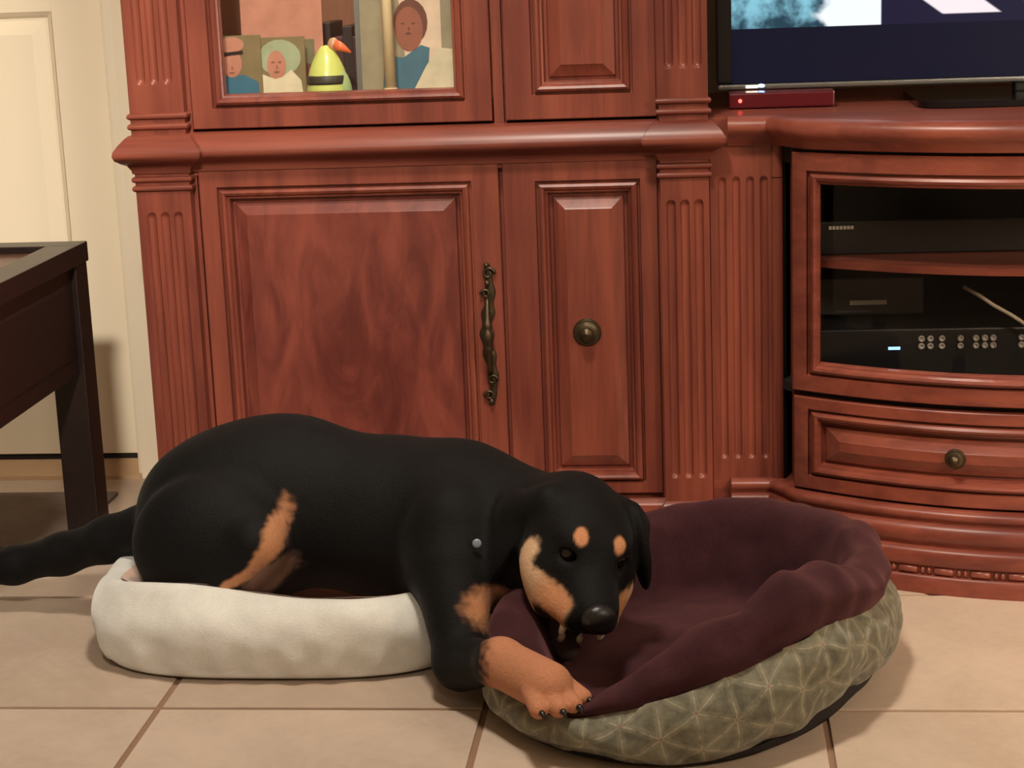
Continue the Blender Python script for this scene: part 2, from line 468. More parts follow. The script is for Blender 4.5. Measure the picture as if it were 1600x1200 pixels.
def fluted(P, z0, z1, fz0, fz1, cx, r, y):
    zs = [z0, fz0 - .0035] + [fz0 - .001 + .002 * i for i in range(8)] + list(np.linspace(fz0 + .02, fz1 - .02, 6)) + [fz1 + .001 - .002 * i for i in range(7, -1, -1)] + [fz1 + .0035, z1]
    xs = [P[0]]
    for c in cx: xs += [c + r * t for t in (-1.02, -.98, -.85, -.6, -.3, 0, .3, .6, .85, .98, 1.02)]
    xs += [P[1]]
    def dep(x, z):
        for c in cx:
            dx = abs(x - c)
            if dx < r:
                zz = 0
                if z < fz0 + r: zz = fz0 + r - z
                if z > fz1 - r: zz = z - (fz1 - r)
                q = r * r - dx * dx - zz * zz
                if q > 0: return math.sqrt(q) * .75
        return 0
    b = MB().field(xs, zs, dep, lambda x, z, d: (x, y + d, z))
    return b
for P, left in ((PL, True), (PR, False)):
    c0 = (P[0] + P[1]) / 2; cx = [c0 - .0225, c0, c0 + .0225]
    for (z0, z1, a, b) in ((.090, .672, .135, .602), (.728, Z1, .815, 1.66)):
        q = fluted(P, z0, z1, a, b, cx, .0075, YP)
        for xx in P: q.add([(xx, YP, z0), (xx, YF + .03, z0), (xx, YF + .03, z1), (xx, YP, z1)], [(0, 1, 2, 3)])
        po = autosmooth(q.build('pilaster', 'wood_v', CB), 40)
        zz = (.658, .643) if z0 < .5 else (.745, .762)
        for z in zz:
            autosmooth(MB().sweep(pil_path(P, left), bead(z)).build('bead_moulding', 'wood_h', po), 60)

FLAT = lambda x, z, d: (x, YF + d, z)
def door(name, outer, inner, parent, fn=FLAT, field='wood_v', nx=1, glassm=None, mat='wood_v', th=.018, deep=1.0):
    ox0, ox1, oz0, oz1 = outer; ix0, ix1, iz0, iz1 = inner
    O = lambda i, d: (ox0 + i, ox1 - i, oz0 + i, oz1 - i, d)
    I = lambda i, d: (ix0 + i, ix1 - i, iz0 + i, iz1 - i, d)
    fr = MB().rings([O(0, th), O(0, .0015), O(.0015, 0), I(0, 0), I(.0015, .008 * deep), I(.0045, .008 * deep), I(.006, -.002), I(.010, -.005), I(.014, -.003), I(.017, .003), I(.020, .004), I(.0225, .015)], fn, nx, fill=False)
    dd = autosmooth(fr.build(name, mat, parent), 30)
    if glassm is None:
        pn = MB().rings([I(.0225, .0155), I(.027, .0155), I(.029, .010), I(.046, .002), I(.048, .0005), I(.050, .0005)], fn, nx)
        autosmooth(pn.build('panel', field, dd), 12)
    else:
        MB().rings([I(.0215, .009), I(.0215, .0135)], fn, nx, fill=True).add([], []).build('glass_pane', glassm, dd)
    return dd
ld = door('lower_door', (-.530, -.027, .103, .672), (-.500, -.072, .122, .640), CB, field='burl')
nd = door('narrow_door', (-.0205, .233, .103, .670), (.033, .205, .122, .637), CB)
gd = door('glass_door', (-.532, -.033, .737, 1.69), (-.497, -.073, .770, 1.655), CB, glassm='glass')
und = door('upper_narrow_door', (-.011, .234, .737, 1.69), (.033, .197, .776, 1.655), CB)

# round knob
def knob(c, ax, parent, sc=1.0):
    pr = [(.0235, 0), (.0235, .002), (.021, .0045), (.0175, .004), (.015, .006), (.010, .007), (.0085, .012), (.011, .016), (.0115, .019), (.009, .0225), (.005, .024), (.0035, .026), (0, .0265)]
    return autosmooth(MB().lathe(c, ax, [(r * sc, h * sc) for r, h in pr], 28).build('knob', 'bronze', parent), 50)
knob((.112, YF + .0005, .383), (0, -1, 0), nd)
# ornate scrolled pull on the lower door
hx, hz0, hz1 = -.052, .262, .502
hb = MB()
plate = []
N = 40
for i in range(N + 1):
    t = i / N; z = hz0 + (hz1 - hz0) * t; e = abs(t - .5) * 2
    wdt = .0045 + .0085 * max(0, math.cos(e * 1.45)) * (0.72 + .28 * math.cos(e * 21))
    plate.append((z, wdt))
vs = []; fs = []
for z, wdt in plate:
    bow = .004 * math.sin((z - hz0) / (hz1 - hz0) * math.pi * 3)
    for xx, yy in ((-wdt, 0), (-wdt * .8, -.0035), (0, -.005), (wdt * .8, -.0035), (wdt, 0)): vs.append((hx + bow + xx, YF + yy, z))
for i in range(N):
    for j in range(4): fs.append((i * 5 + j, i * 5 + j + 1, i * 5 + j + 6, i * 5 + j + 5))
hb.add(vs, fs)
hd = autosmooth(hb.build('handle_plate', 'bronze', ld), 60)
grip = []
for i in range(25):
    t = i / 24; z = .318 + .128 * t; grip.append((hx, YF - .006 - .020 * math.sin(math.pi * t) ** .6, z))
rad = [.0035 + .0035 * math.sin(math.pi * i / 24) ** 2 + (.0022 if i in (8, 16) else 0) + (.002 if 11 <= i <= 13 else 0) for i in range(25)]
MB().tube(grip, rad, 12).build('handle_grip', 'bronze', ld, True)
for zc_, s_, sg in ((.486, .011, 1), (.452, .008, -1), (.305, .009, 1), (.278, .009, -1)):
    pts = [(hx + sg * (.003 + s_ * (1 - t * .75) * math.cos(t * 7.5)), YF - .006, zc_ + s_ * (1 - t * .75) * math.sin(t * 7.5)) for t in [i / 18 for i in range(19)]]
    MB().tube(pts, [.0028 * (1 - .4 * i / 18) for i in range(19)], 8).build('handle_scroll', 'bronze', ld, True)
for zc_ in (.470, .398, .366, .325, .268, .500): MB().ell((hx, YF - .006, zc_), (.0045, .0045, .0055), n=12).build('handle_boss', 'bronze', ld, True)
# cabinet lamp inside the display
pl = MB().lathe((-.28, .92, 1.118), (0, 0, -1), [(.03, 0), (.03, .008), (.024, .012), (0, .012)]).build('puck_lamp', plain('warm_puck_lens', (1, .9, .7), .4, emis=((1, .82, .6), 6)), CB)
L = bpy.data.lights.new('display_cabinet_lamp', 'POINT'); L.energy = 1.5; L.color = (1, .82, .6); L.shadow_soft_size = .03
lo = bpy.data.objects.new('display_cabinet_lamp', L); COL.objects.link(lo); lo.location = (-.28, .88, 1.09)

# ================================================================== television console (right)
CX = .88
CR = .60
def bow(x):                      # plan curve of the console's swelling front
    xx = min(max(x, .446), 2 * CX - .446)
    return .447 + (xx - CX) ** 2 / (2 * CR)
CXR = 2 * CX - .323
CO = empty('television_console', (CX, .8, 0), 'low cherry television console with bowed glass door and drawer beside the display cabinet', 'console')
YPAN = .667
ZT = .735
def ogee(x):                     # flat beside the panels, sweeping forward into the bow
    xx = x if x < CX else 2 * CX - x
    t = min(max((xx - .412) / .055, 0), 1); t = t * t * (3 - 2 * t)
    return YPAN * (1 - t) + bow(x) * t
bpath = [(x, ogee(x)) for x in np.concatenate([np.linspace(.412, .467, 12), np.linspace(.48, 2 * CX - .48, 41), np.linspace(2 * CX - .467, 2 * CX - .412, 12)])]
def cplan(x0=XR + .001):
    return [(x0, YPAN)] + bpath + [(CXR, YPAN), (CXR, Y1 - .003)]
def cfill(b, z0, z1, ins=0.0):   # solid following the front
    p = cplan(); front = [(x, y + ins) for x, y in p[:-1]]
    poly = [(XR + .001, Y1 - .003)] + front + [(CXR, Y1 - .003)]
    k = len(poly)
    b.add([(x, y, z0) for x, y in poly] + [(x, y, z1) for x, y in poly], [tuple(range(k)), tuple(range(2 * k - 1, k - 1, -1))] + [(i, (i + 1) % k, k + (i + 1) % k, k + i) for i in range(k)])
    return b
b = MB(); cfill(b, .0, .128, .0005); b.build('plinth', 'wood_h', CO)
b = MB(); cfill(b, .285, .300, .022)
cfill(b, .660, .6895, .022)
b.box(XR + .001, .440, YPAN + .012, Y1 - .004, .12, .69)
b.box(2 * CX - .440, CXR, YPAN + .012, Y1 - .004, .12, .69)
b.box(.44, 2 * CX - .44, Y1 - .018, Y1 - .004, .12, .69)
b.build('carcass', 'recess', CO)
b = MB(); cfill(b, .690, ZT - .001, .0005)
autosmooth(b.build('top_board', 'wood_h', CO), 30)
TOPE = [(-.01, .688), (.004, .688), (.006, .694), (.010, .699), (.012, .703), (.019, .707), (.023, .714), (.023, .721), (.019, .729), (.010, .734), (-.01, ZT)]
autosmooth(MB().sweep(cplan(XR + .0305), TOPE).build('top_edge', 'wood_h', CO), 55)
CBASE = [(-.005, 0), (.030, 0), (.030, .026), (.026, .029), (.022, .030), (.022, .043), (.026, .044), (.028, .047), (.029, .066), (.025, .071), (.017, .074), (.017, .078), (.021, .082), (.023, .092), (.021, .103), (.014, .108), (.010, .110), (.010, .114), (.014, .117), (.016, .122), (.014, .128), (.004, .132), (-.01, .132)]
cb = autosmooth(MB().sweep(cplan(XR + .0305), CBASE).build('base_moulding', 'wood_h', CO), 55)
# bead-and-reel carving along the base
rl = MB().lathe((0, 0, 0), (1, 0, 0), [(.004, -.015), (.006, -.0135), (.0062, 0), (.006, .0135), (.004, .015)], 12)
rl = rl.build('reel', 'wood_h', cb, True, origin=(0, 0, 0))
bd = MB().ell((0, 0, 0), (.0038, .006, .006), n=12).build('bead', 'wood_h', cb, True, origin=(0, 0, 0))
fr_, fb_ = True, True
s0 = 0.0; pp = [V((x, y)) for x, y in [(x, bow(x)) for x in np.linspace(.47, 2 * CX - .47, 400)]]
cum = [0]
for i in range(1, len(pp)): cum.append(cum[-1] + (pp[i] - pp[i - 1]).length)
def onpath(s):
    i = min(max(int(np.searchsorted(cum, s)), 1), len(pp) - 1)
    t = (s - cum[i - 1]) / (cum[i] - cum[i - 1]); p = pp[i - 1].lerp(pp[i], t); d = (pp[i] - pp[i - 1]).normalized()
    n = V((d.y, -d.x)); return p + n * .0225, math.atan2(d.y, d.x)
sp = .0545; k_ = 0; s = .018
while s < cum[-1] - .02:
    p, a = onpath(s)
    for off, src in ((0, 'r'), (.0225, 'b'), (.032, 'b')):
        p, a = onpath(s + off); loc = (p.x, p.y, .0365)
        if src == 'r':
            o = rl if fr_ else inst(rl, loc, cb); fr_ = False
        else:
            o = bd if fb_ else inst(bd, loc, cb); fb_ = False
        o.location = V(loc) - wl(cb); o.rotation_euler.z = a
    s += sp
# fluted corner panels and posts
for mir in (0, 1):
    mx = (lambda x: x) if not mir else (lambda x: 2 * CX - x)
    P = (.3180, .417); q = fluted(P, .126, .692, .166, .636, [.3375, .360, .3825, .405], .0065, YPAN + .004)
    q.v = [(mx(x), y, z) for x, y, z in q.v]
    fp = autosmooth(q.build('fluted_panel', 'wood_v', CO), 40)
    pr = [(.417, YPAN + .012), (.417, YPAN + .001), (.4195, YPAN - .003), (.426, YPAN - .005), (.433, YPAN - .003), (.4355, YPAN + .001), (.4355, YPAN + .03)]
    for z0, z1 in ((.126, .634), (.6355, .692)):
        k = len(pr)
        q = MB().add([(mx(x), y, z) for z in (z0, z1) for x, y in pr], [(i, i + 1, k + i + 1, k + i) for i in range(k - 1)] + [tuple(range(k)), tuple(range(k, 2 * k))])
        autosmooth(q.build('corner_post', 'wood_v', CO), 50)
# bowed doors, drawer
BF = lambda x, z, d: (x, bow(x) + d * 1.0, z)
gdo = door('glass_door', (.447, 2 * CX - .447, .2985, .682), (.468, 2 * CX - .468, .325, .654), CO, fn=BF, nx=40, glassm='smoked', mat='wood_h', th=.07)
dw = door('drawer', (.449, 2 * CX - .449, .136, .2885), (.470, 2 * CX - .470, .158, .270), CO, fn=BF, nx=40, field='wood_h', mat='wood_h', th=.07)
for kx in (.690, 2 * CX - .690):
    sl = (kx - CX) / CR
    knob((kx, bow(kx) + .001, .214), V((sl, -1, 0)), dw, .68)
# inside shelf
sh = MB(); p_ = [(x, bow(x) + .045) for x in np.linspace(.455, 2 * CX - .455, 21)]
poly = p_ + [(2 * CX - .455, Y1 - .02), (.455, Y1 - .02)]; k = len(poly)
sh.add([(x, y, z) for z in (.495, .507) for x, y in poly], [tuple(range(k)), tuple(range(2 * k - 1, k - 1, -1))] + [(i, (i + 1) % k, k + (i + 1) % k, k + i) for i in range(k)])
sh.build('inner_shelf', 'wood_h', CO)

# ================================================================== electronics
TV = empty('television', (.86, .86, ZT), 'flat black television showing a bright picture on the console top', 'television')
tx0, tx1, tz0, tz1, ty = .333, 1.427, .772, 1.40, .86
MB().box(tx0, tx1, ty, ty + .045, tz0, tz1, .004).build('housing', 'black', TV)
def screen_mat():
    k = NT('lit_screen')
    tc = k.n('ShaderNodeTexCoord'); sp = k.n('ShaderNodeSeparateXYZ'); k.link(tc.outputs['Object'], sp.inputs[0])
    x, z = sp.outputs[0], sp.outputs[2]          # metres from the screen's lower left
    v = k.coords(); n = k.noise(v, 17, 3, .55); n2 = k.noise(v, 45, 3, .6)
    fo = k.step(k.math('ADD', k.math('MULTIPLY', n, .7), k.math('MULTIPLY', n2, .3)), .38, .62)
    col = k.mix(fo, (.018, .055, .085), (.26, .60, .74))
    wob = k.math('MULTIPLY', k.math('SUBTRACT', n, .5), .08)
    col = k.mix(k.step(k.math('ADD', k.math('SUBTRACT', x, k.math('MULTIPLY', k.math('ABSOLUTE', k.math('SUBTRACT', z, .11)), .55)), wob), .130, .150), col, (.95, 1.0, 1.05))
    col = k.mix(k.step(x, .247, .250), col, (.012, .010, .035))
    dg = k.math('ADD', x, k.math('MULTIPLY', z, 1.35))
    band = k.math('MULTIPLY', k.step(dg, .490, .497), k.math('SUBTRACT', 1, k.step(dg, .585, .592)))
    band = k.math('MULTIPLY', band, k.math('MULTIPLY', k.step(x, .30, .303), k.step(z, .105, .108)))
    col = k.mix(band, col, (1.0, .88, .92))
    bl = k.math('SUBTRACT', 1, k.step(k.math('ADD', k.math('ABSOLUTE', k.math('SUBTRACT', x, .505)), k.math('ABSOLUTE', k.math('SUBTRACT', z, .125))), .0, .03))
    col = k.mix(bl, col, (.25, .25, .9))
    col = k.mix(k.step(z, .0915, .0925), (.0045, .005, .018), col)
    k.base((.003, .003, .005)); k.rough(.3); k.b.inputs['Specular IOR Level'].default_value = .2
    k.link(col, k.b.inputs['Emission Color']); k.b.inputs['Emission Strength'].default_value = 1.0
    return k.m
MB().box(.359, tx1 - .026, ty - .0012, ty + .001, tz0, tz1 - .02).build('screen', screen_mat(), TV, origin=(.359, ty, tz0 - .001))
MB().box(tx0 + .002, tx1 - .002, ty - .006, ty + .02, tz0 - .010, tz0 - .001, .003).build('bottom_lip', 'greymetal', TV)
MB().box(.83, .90, ty + .01, ty + .035, ZT + .008, tz0, .004).build('neck', 'black', TV)
sb = MB(); pts = []
for cx_, cy_, a0 in ((.700, .742, 180), (1.036, .742, 270), (1.036, .95, 0), (.700, .95, 90)):
    for i in range(7):
        a = math.radians(a0 + 15 * i); pts.append((cx_ + .045 * math.cos(a), cy_ + .045 * math.sin(a)))
k = len(pts)
sb.add([(x, y, z) for z in (ZT + .0005, ZT + .010) for x, y in pts], [tuple(range(k))[::-1], tuple(range(k, 2 * k))] + [(i, (i + 1) % k, k + (i + 1) % k, k + i) for i in range(k)])
sb.build('stand_base', 'blackgloss', TV)
MB().box(.382, .402, ty - .0075, ty - .005, tz0 - .0075, tz0 - .003, .001).build('status_light', plain('white_led', (1, 1, 1), .4, emis=((1, .9, .7), 5)), TV)
MB().ell((.408, ty - .006, tz0 - .004), (.006, .002, .003), n=12).build('power_light', plain('blue_led', (.2, .4, 1), .4, emis=((.25, .45, 1), 14)), TV)

RB = empty('media_box', (.44, .83, ZT), 'slim glossy maroon media box with a red light under the television corner', 'media box')
MB().box(.352, .527, .795, .92, ZT + .0005, ZT + .026, .003).build('case', plain('maroon_gloss', lin(88, 14, 26), .25), RB)
MB().ell((.371, .7945, ZT + .013), (.0032, .0012, .0032), n=12).build('standby_light', plain('red_led', (1, .05, .03), .4, emis=((1, .04, .03), 10)), RB)

lt = plain('pale_print', lin(205, 200, 190), .5)
D1 = empty('disc_player', (.62, .75, .507), 'black disc player with small white lettering on the upper console shelf', 'disc player')
MB().box(.472, .86, .66, .93, .5075, .562, .003).build('case', 'black', D1)
for i in range(7): MB().box(.508 + i * .0058, .5125 + i * .0058, .6592, .6602, .549, .5545).build('letter', lt, D1)
D2 = empty('cable_box', (.6, .78, .38), 'charcoal cable box with pale label below the inner shelf', 'cable box')
MB().box(.475, .665, .70, .95, .40, .462, .003).build('case', plain('charcoal_plastic', lin(36, 34, 33), .4), D2)
MB().box(.545, .605, .699, .701, .417, .4245).build('label_strip', lt, D2)
MB().box(.525, .58, .6992, .7005, .405, .4075).build('label_strip', plain('dim_print', lin(70, 70, 70), .5), D2)
D3 = empty('audio_receiver', (.7, .72, .30), 'black audio receiver with rows of round jacks at the console bottom', 'receiver')
MB().box(.480, 1.05, .60, .90, .3002, .396, .003).build('case', 'black', D3)
jm = plain('pale_jack_ring', lin(150, 146, 138), .4)
jk = MB().lathe((0, 0, 0), (0, -1, 0), [(.0052, 0), (.0052, .003), (.0035, .004), (.0025, .002), (0, .002)], 14).build('jack', jm, D3, True, origin=(0, 0, 0))
f1 = True
for jx in (.650, .664, .682, .711, .735, .749, .762, .806, .82):
    for jz in (.3675, .3795):
        if f1: jk.location = V((jx, .5995, jz)) - wl(D3); f1 = False
        else: inst(jk, (jx, .5995, jz), D3)
MB().box(.598, .617, .5988, .6002, .362, .367, .0006).build('display', plain('blue_display', (.2, .5, .9), .4, emis=((.35, .65, 1), 1.6)), D3)
cab = [(.715, .60, .462), (.735, .585, .452), (.757, .575, .437), (.785, .57, .421), (.815, .575, .40), (.85, .59, .385)]
tag(MB().tube(cab, .0032, 8).build('cable', plain('beige_cable', lin(176, 166, 146), .5), None, True, origin=(.715, .60, .462)), 'thin beige cable looping down inside the console', 'cable')

# ================================================================== keepsakes in the display cabinet
def card(name, label, x0, x1, z0, z1, y, back, shapes, tilt=.03, group=None, frame=None):
    e = empty(name, ((x0 + x1) / 2, y, z0), label, 'photo', group)
    z0 = .7725; e.location.z = z0; k = tilt; shapes = [(a_, b_, [(x, max(z + .008, z0 + .001)) for x, z in c_]) for a_, b_, c_ in shapes]
    f = lambda x, z, d: (x, y + d + (z - z0) * k, z)
    q = MB().rings([(x0, x1, z0, z1, .003), (x0, x1, z0, z1, 0)], f)
    q.build('backing', back, e)
    if frame:
        q = MB().rings([(x0 - .008, x1 + .008, z0, z1 + .008, .008), (x0 - .008, x1 + .008, z0, z1 + .008, -.004), (x0, x1, z0 + .006, z1, -.003), (x0, x1, z0 + .006, z1, 0)], f, fill=False)
        q.build('frame', frame, e)
    for i, (nm, col, pts) in enumerate(shapes):
        d = -.0004 - .0003 * i
        MB().add([f(x, z, d) for x, z in pts], [tuple(range(len(pts)))]).build('print_' + nm, col, e)
    return e
def feats(cx_, cz_, w, col):
    return [('brow', col, oval(cx_ - w, cz_ + .004, .0035, .0016, 10)), ('brow', col, oval(cx_ + w, cz_ + .004, .0035, .0016, 10)), ('mouth', col, oval(cx_, cz_ - .012, .005, .0016, 10)), ('nose', col, oval(cx_ + .001, cz_ - .004, .0016, .003, 8))]
def oval(cx_, cz_, rx, rz, n=18): return [(cx_ + rx * math.cos(2 * math.pi * i / n), cz_ + rz * math.sin(2 * math.pi * i / n)) for i in range(n)]
PC = lambda n, r, g, b: plain('print_' + n, lin(r, g, b), .35, var=.3)
skin, skin2 = PC('skin', 186, 128, 104), PC('tan_skin', 150, 92, 72)
teal, ltgreen, cream, olive, rosy, navy, brown = PC('teal', 62, 108, 128), PC('pale_green', 158, 168, 134), PC('cream', 216, 204, 170), PC('olive', 128, 112, 78), PC('rose', 190, 132, 108), PC('dark', 46, 32, 30), PC('brown', 110, 66, 52)
grey_ = PC('grey_green', 150, 140, 112); blue2 = PC('slate_blue', 74, 112, 128); white_ = PC('white', 220, 196, 168)
card('photo_print', 'snapshot of a person in a teal shirt and dark sunglasses, leftmost behind the cabinet glass', -.505, -.425, .7425, .885, .745, olive,
     [('shirt', teal, [(-.505, .766), (-.43, .766), (-.432, .80), (-.455, .812), (-.49, .81), (-.505, .80)]), ('face', skin, oval(-.476, .832, .0175, .024)), ('cap', rosy, oval(-.474, .862, .021, .013)), *feats(-.476, .828, .006, skin2)[2:], ('sunglasses', navy, [(-.497, .843), (-.455, .847), (-.455, .852), (-.497, .849)])], group='snapshots in the display cabinet')
card('photo_print', 'snapshot of a person in white shirt and pale green sun hat behind glass', -.438, -.352, .7425, .88, .752, olive,
     [('hat', ltgreen, oval(-.395, .838, .036, .030)), ('face', skin, oval(-.401, .825, .0165, .025)), *feats(-.401, .827, .006, skin2), ('shirt', cream, [(-.43, .766), (-.356, .766), (-.360, .80), (-.376, .818), (-.392, .806), (-.404, .803), (-.426, .812)])], group='snapshots in the display cabinet')
card('photo_print', 'large pinkish snapshot standing behind the two hatted figures in the cabinet', -.47, -.33, .7425, .98, .80, rosy,
     [('meadow', PC('moss', 118, 112, 82), [(-.47, .80), (-.345, .80), (-.345, .865), (-.47, .865)]), ('shade', brown, [(-.375, .755), (-.332, .755), (-.332, .82), (-.36, .825)])], .05, group='snapshots in the display cabinet')
card('framed_photo', 'framed portrait of a person in a blue shirt at the right of the cabinet shelf', -.262, -.105, .7425, .99, .78, grey_,
     [('wall', white_, [(-.185, .80), (-.125, .80), (-.125, .99), (-.20, .99)]), ('shirt', blue2, [(-.228, .765), (-.18, .765), (-.150, .80), (-.145, .845), (-.16, .85), (-.19, .83), (-.222, .835)]), ('hair', brown, oval(-.176, .888, .029, .038)), ('face', skin2, oval(-.179, .877, .024, .037)), *feats(-.180, .882, .009, brown), ('shrub', cream, [(-.18, .755), (-.106, .755), (-.106, .842), (-.13, .845), (-.152, .815)])], .05, frame='greymetal')
bk = plain('dark_wine_cover', lin(70, 36, 36), .5)
for i, (a, h) in enumerate(((-.338, .125), (-.317, .10), (-.300, .118), (-.283, .10))):
    o = MB().box(a - .009, a + .009, .87, .99, .7722, .7722 + h, .002).build('book', bk if i % 2 else plain('dark_brown_cover', lin(44, 28, 26), .5), None, origin=(a, .93, .7722))
    tag(o, ['tallest wine dark book, leftmost of four standing behind the lime bird', 'low dark red book, second of four behind the lime bird', 'dark brown book, third of four behind the lime bird', 'low dark red book, rightmost of four behind the lime bird'][i], 'book', 'books on the display shelf')
# lime bird figurine
BD = empty('bird_figurine', (-.31, .735, .7722), 'lime green bird figurine with an orange beak behind the cabinet glass', 'figurine')
lime = plain('lime_glaze', lin(206, 216, 116), .3, var=.12)
bx, by = -.312, .735
MB().lathe((bx, by, .7722), (0, 0, 1), [(.030, 0), (.034, .008), (.035, .022), (.033, .038), (.029, .054), (.022, .070), (.014, .084), (.008, .091), (0, .093)], 24).build('body', lime, BD, True)
MB().lathe((bx, by, .8022), (0, 0, 1), [(.0352, 0), (.0354, .004), (.0347, .011), (.0335, .014)], 24).build('band', plain('dark_band', lin(58, 52, 40), .5), BD, True)
MB().ell((bx + .013, by, 0.865), (.010, .010, .012)).build('head', plain('tan_glaze', lin(190, 150, 110), .4), BD, True)
MB().tube([(bx + .017, by - .004, .866), (bx + .028, by - .006, .861), (bx + .043, by - .007, .852)], [.0085, .007, .0015], 12).build('beak', plain('orange_glaze', lin(236, 112, 66), .35), BD, True)
MB().ell((bx + .027, by - .004, .802), (.012, .016, .029), Matrix.Rotation(-.3, 3, 'Y')).build('wing', plain('pale_jade_glaze', lin(164, 188, 130), .3), BD, True)
cn = empty('taper_candle', (-.205, .725, .7722), 'slender ivory taper candle standing before the framed portrait', 'candle')
MB().lathe((-.205, .725, .7722), (0, 0, 1), [(.018, 0), (.018, .006), (.011, .010), (.011, .020)], 20).build('holder', plain('cream_holder', lin(226, 206, 164), .4), cn, True)
MB().lathe((-.205, .725, .7922), (0, 0, 1), [(.0095, 0), (.0088, .26), (.004, .268), (0, .268)], 16).build('wax', plain('ivory_wax', lin(232, 212, 166), .5), cn, True)

# ================================================================== dark side table
TB = empty('side_table', (-1.05, .27, 0), 'dark espresso wooden table with inset top at the left edge', 'table')
ax0, ax1, ay0, ay1 = -1.36, -.742, -.18, .718
zt0, zt1 = .516, .550
w_ = .055
for (a, b_, c, d) in ((ax0, ax1, ay0, ay0 + w_), (ax0, ax1, ay1 - w_, ay1), (ax0, ax0 + w_, ay0 + w_, ay1 - w_), (ax1 - w_, ax1, ay0 + w_, ay1 - w_)):
    MB().box(a, b_, c, d, zt0, zt1, .002).build('top_rail', 'espresso', TB)
MB().box(ax0 + w_ - .002, ax1 - w_ + .002, ay0 + w_ - .002, ay1 - w_ + .002, zt0 + .004, zt1 - .012).build('top_panel', 'tray', TB)
lg = .058
for lx in (ax0 + .006, ax1 - .002 - lg):
    for ly in (ay0 + .006, ay1 - .006 - lg):
        q = MB().box(lx, lx + lg, ly, ly + lg, 0.0003, zt0, .003)
        q.v = [(x, y, z) for x, y, z in q.v]
        q.build('leg', 'espresso', TB)
for xa in (ax0 + .016, ax1 - .034):
    MB().box(xa, xa + .022, ay0 + .06, ay1 - .06, .332, zt0).rings([(ay0 + .10, ay1 - .10, .36, .49, .0), (ay0 + .105, ay1 - .105, .365, .485, .002)], lambda x, z, d: (xa + .0222 + d, x, z)).build('apron', 'espresso', TB)
for ya in (ay0 + .016, ay1 - .036): MB().box(ax0 + .06, ax1 - .06, ya, ya + .02, .332, zt0).build('apron', 'espresso', TB)

# ================================================================== pet beds
def hsh(a, b, c=0):
    return math.sin(a * 12.9898 + b * 78.233 + c * 37.719)
def lump(x, y, z, f):
    return (math.sin(x * f + 1.3 * math.sin(y * f * .8 + 2)) + math.sin(y * f * 1.17 + 1.1 * math.sin(z * f + .7)) + math.sin(z * f * 1.3 + x * f * .6 + .4)) / 3
def sup(t, a, b, n):
    c, s_ = math.cos(t), math.sin(t)
    r = (abs(c / a) ** n + abs(s_ / b) ** n) ** (-1 / n)
    return r * c, r * s_

def loft(profile, N, closed_v=False):
    """profile(t, i)->list of points; returns verts, quads"""
    vs = []; K = None
    for i in range(N):
        row = profile(2 * math.pi * i / N); K = len(row); vs += row
    fs = [(i * K + j, ((i + 1) % N) * K + j, ((i + 1) % N) * K + j + 1, i * K + j + 1) for i in range(N) for j in range(K - 1)]
    return vs, fs, K

def spline(pts, m):
    """Catmull-Rom through 2-D control points"""
    out = []; P = [pts[0]] + list(pts) + [pts[-1]]
    for i in range(1, len(P) - 2):
        for j in range(m):
            t = j / m; a, b, c, d = P[i - 1], P[i], P[i + 1], P[i + 2]
            out.append(tuple(.5 * (2 * b[k] + (c[k] - a[k]) * t + (2 * a[k] - 5 * b[k] + 4 * c[k] - d[k]) * t * t + (3 * b[k] - a[k] - 3 * c[k] + d[k]) * t ** 3) for k in range(len(b))))
    out.append(tuple(pts[-1])); return out

# ---- grey plush bed
GC = (-.322, .305)
GB = empty('pet_bed', (GC[0], GC[1], 0), 'grey white plush pet bed under the lying dog', 'pet bed')
def grey_ht(t):
    d = (t - math.radians(-128) + math.pi) % (2 * math.pi) - math.pi
    return .117 - .012 * max(0, math.cos(t - math.pi)) + .030 * math.exp(-(d / .62) ** 2)
def grey_prof(t):
    x, y = sup(t, .272, .205, 3.2); n = V((x / .272 ** 2, y / .205 ** 2)).normalized()
    ht = grey_ht(t)
    ctrl = [(-.035, .006), (-.004, .003), (.012, .012), (.024, .045), (.026, .078), (.014, .106), (-.008, ht), (-.032, ht - .012), (-.044, ht - .040)]
    row = []
    for o, z in spline(ctrl, 5):
        px_, py_ = GC[0] + x + n.x * o, GC[1] + y + n.y * o
        L_ = lump(px_, py_, z, 38) * .0045 + lump(px_, py_, z, 95) * .0018
        pk = .005 * math.sin(t * 26) * max(0, 1 - abs(z - .03) / .04) * (1 if o > 0 else 0) * (.4 + .6 * abs(math.sin(t * 2.2)))
        s_ = (L_ + pk) if z > .012 else 0
        row.append((px_ + n.x * s_, py_ + n.y * s_, max(.001, z + (L_ * .6 if z > .02 else 0))))
    return row
v_, f__, K = loft(grey_prof, 160)
mesh('bolster', v_, f__, 'greyplush', GB, True)
def grey_in(t):
    x, y = sup(t, .272, .205, 3.2); n = V((x / .272 ** 2, y / .205 ** 2)).normalized(); ht = grey_ht(t)
    row = []
    for o, z in spline([(-.022, ht - .002), (-.034, ht - .008), (-.050, ht - .035), (-.056, .06), (-.062, .046)], 4):
        px_, py_ = GC[0] + x + n.x * o, GC[1] + y + n.y * o
        row.append((px_, py_, z + lump(px_, py_, z, 60) * .002))
    row += [(GC[0] + (row[-1][0] - GC[0]) * q, GC[1] + (row[-1][1] - GC[1]) * q, .042) for q in (.7, .35, .02)]
    return row
v_, f__, K = loft(grey_in, 96)
mesh('fleece_lining', v_, f__, 'pinkfleece', GB, True)

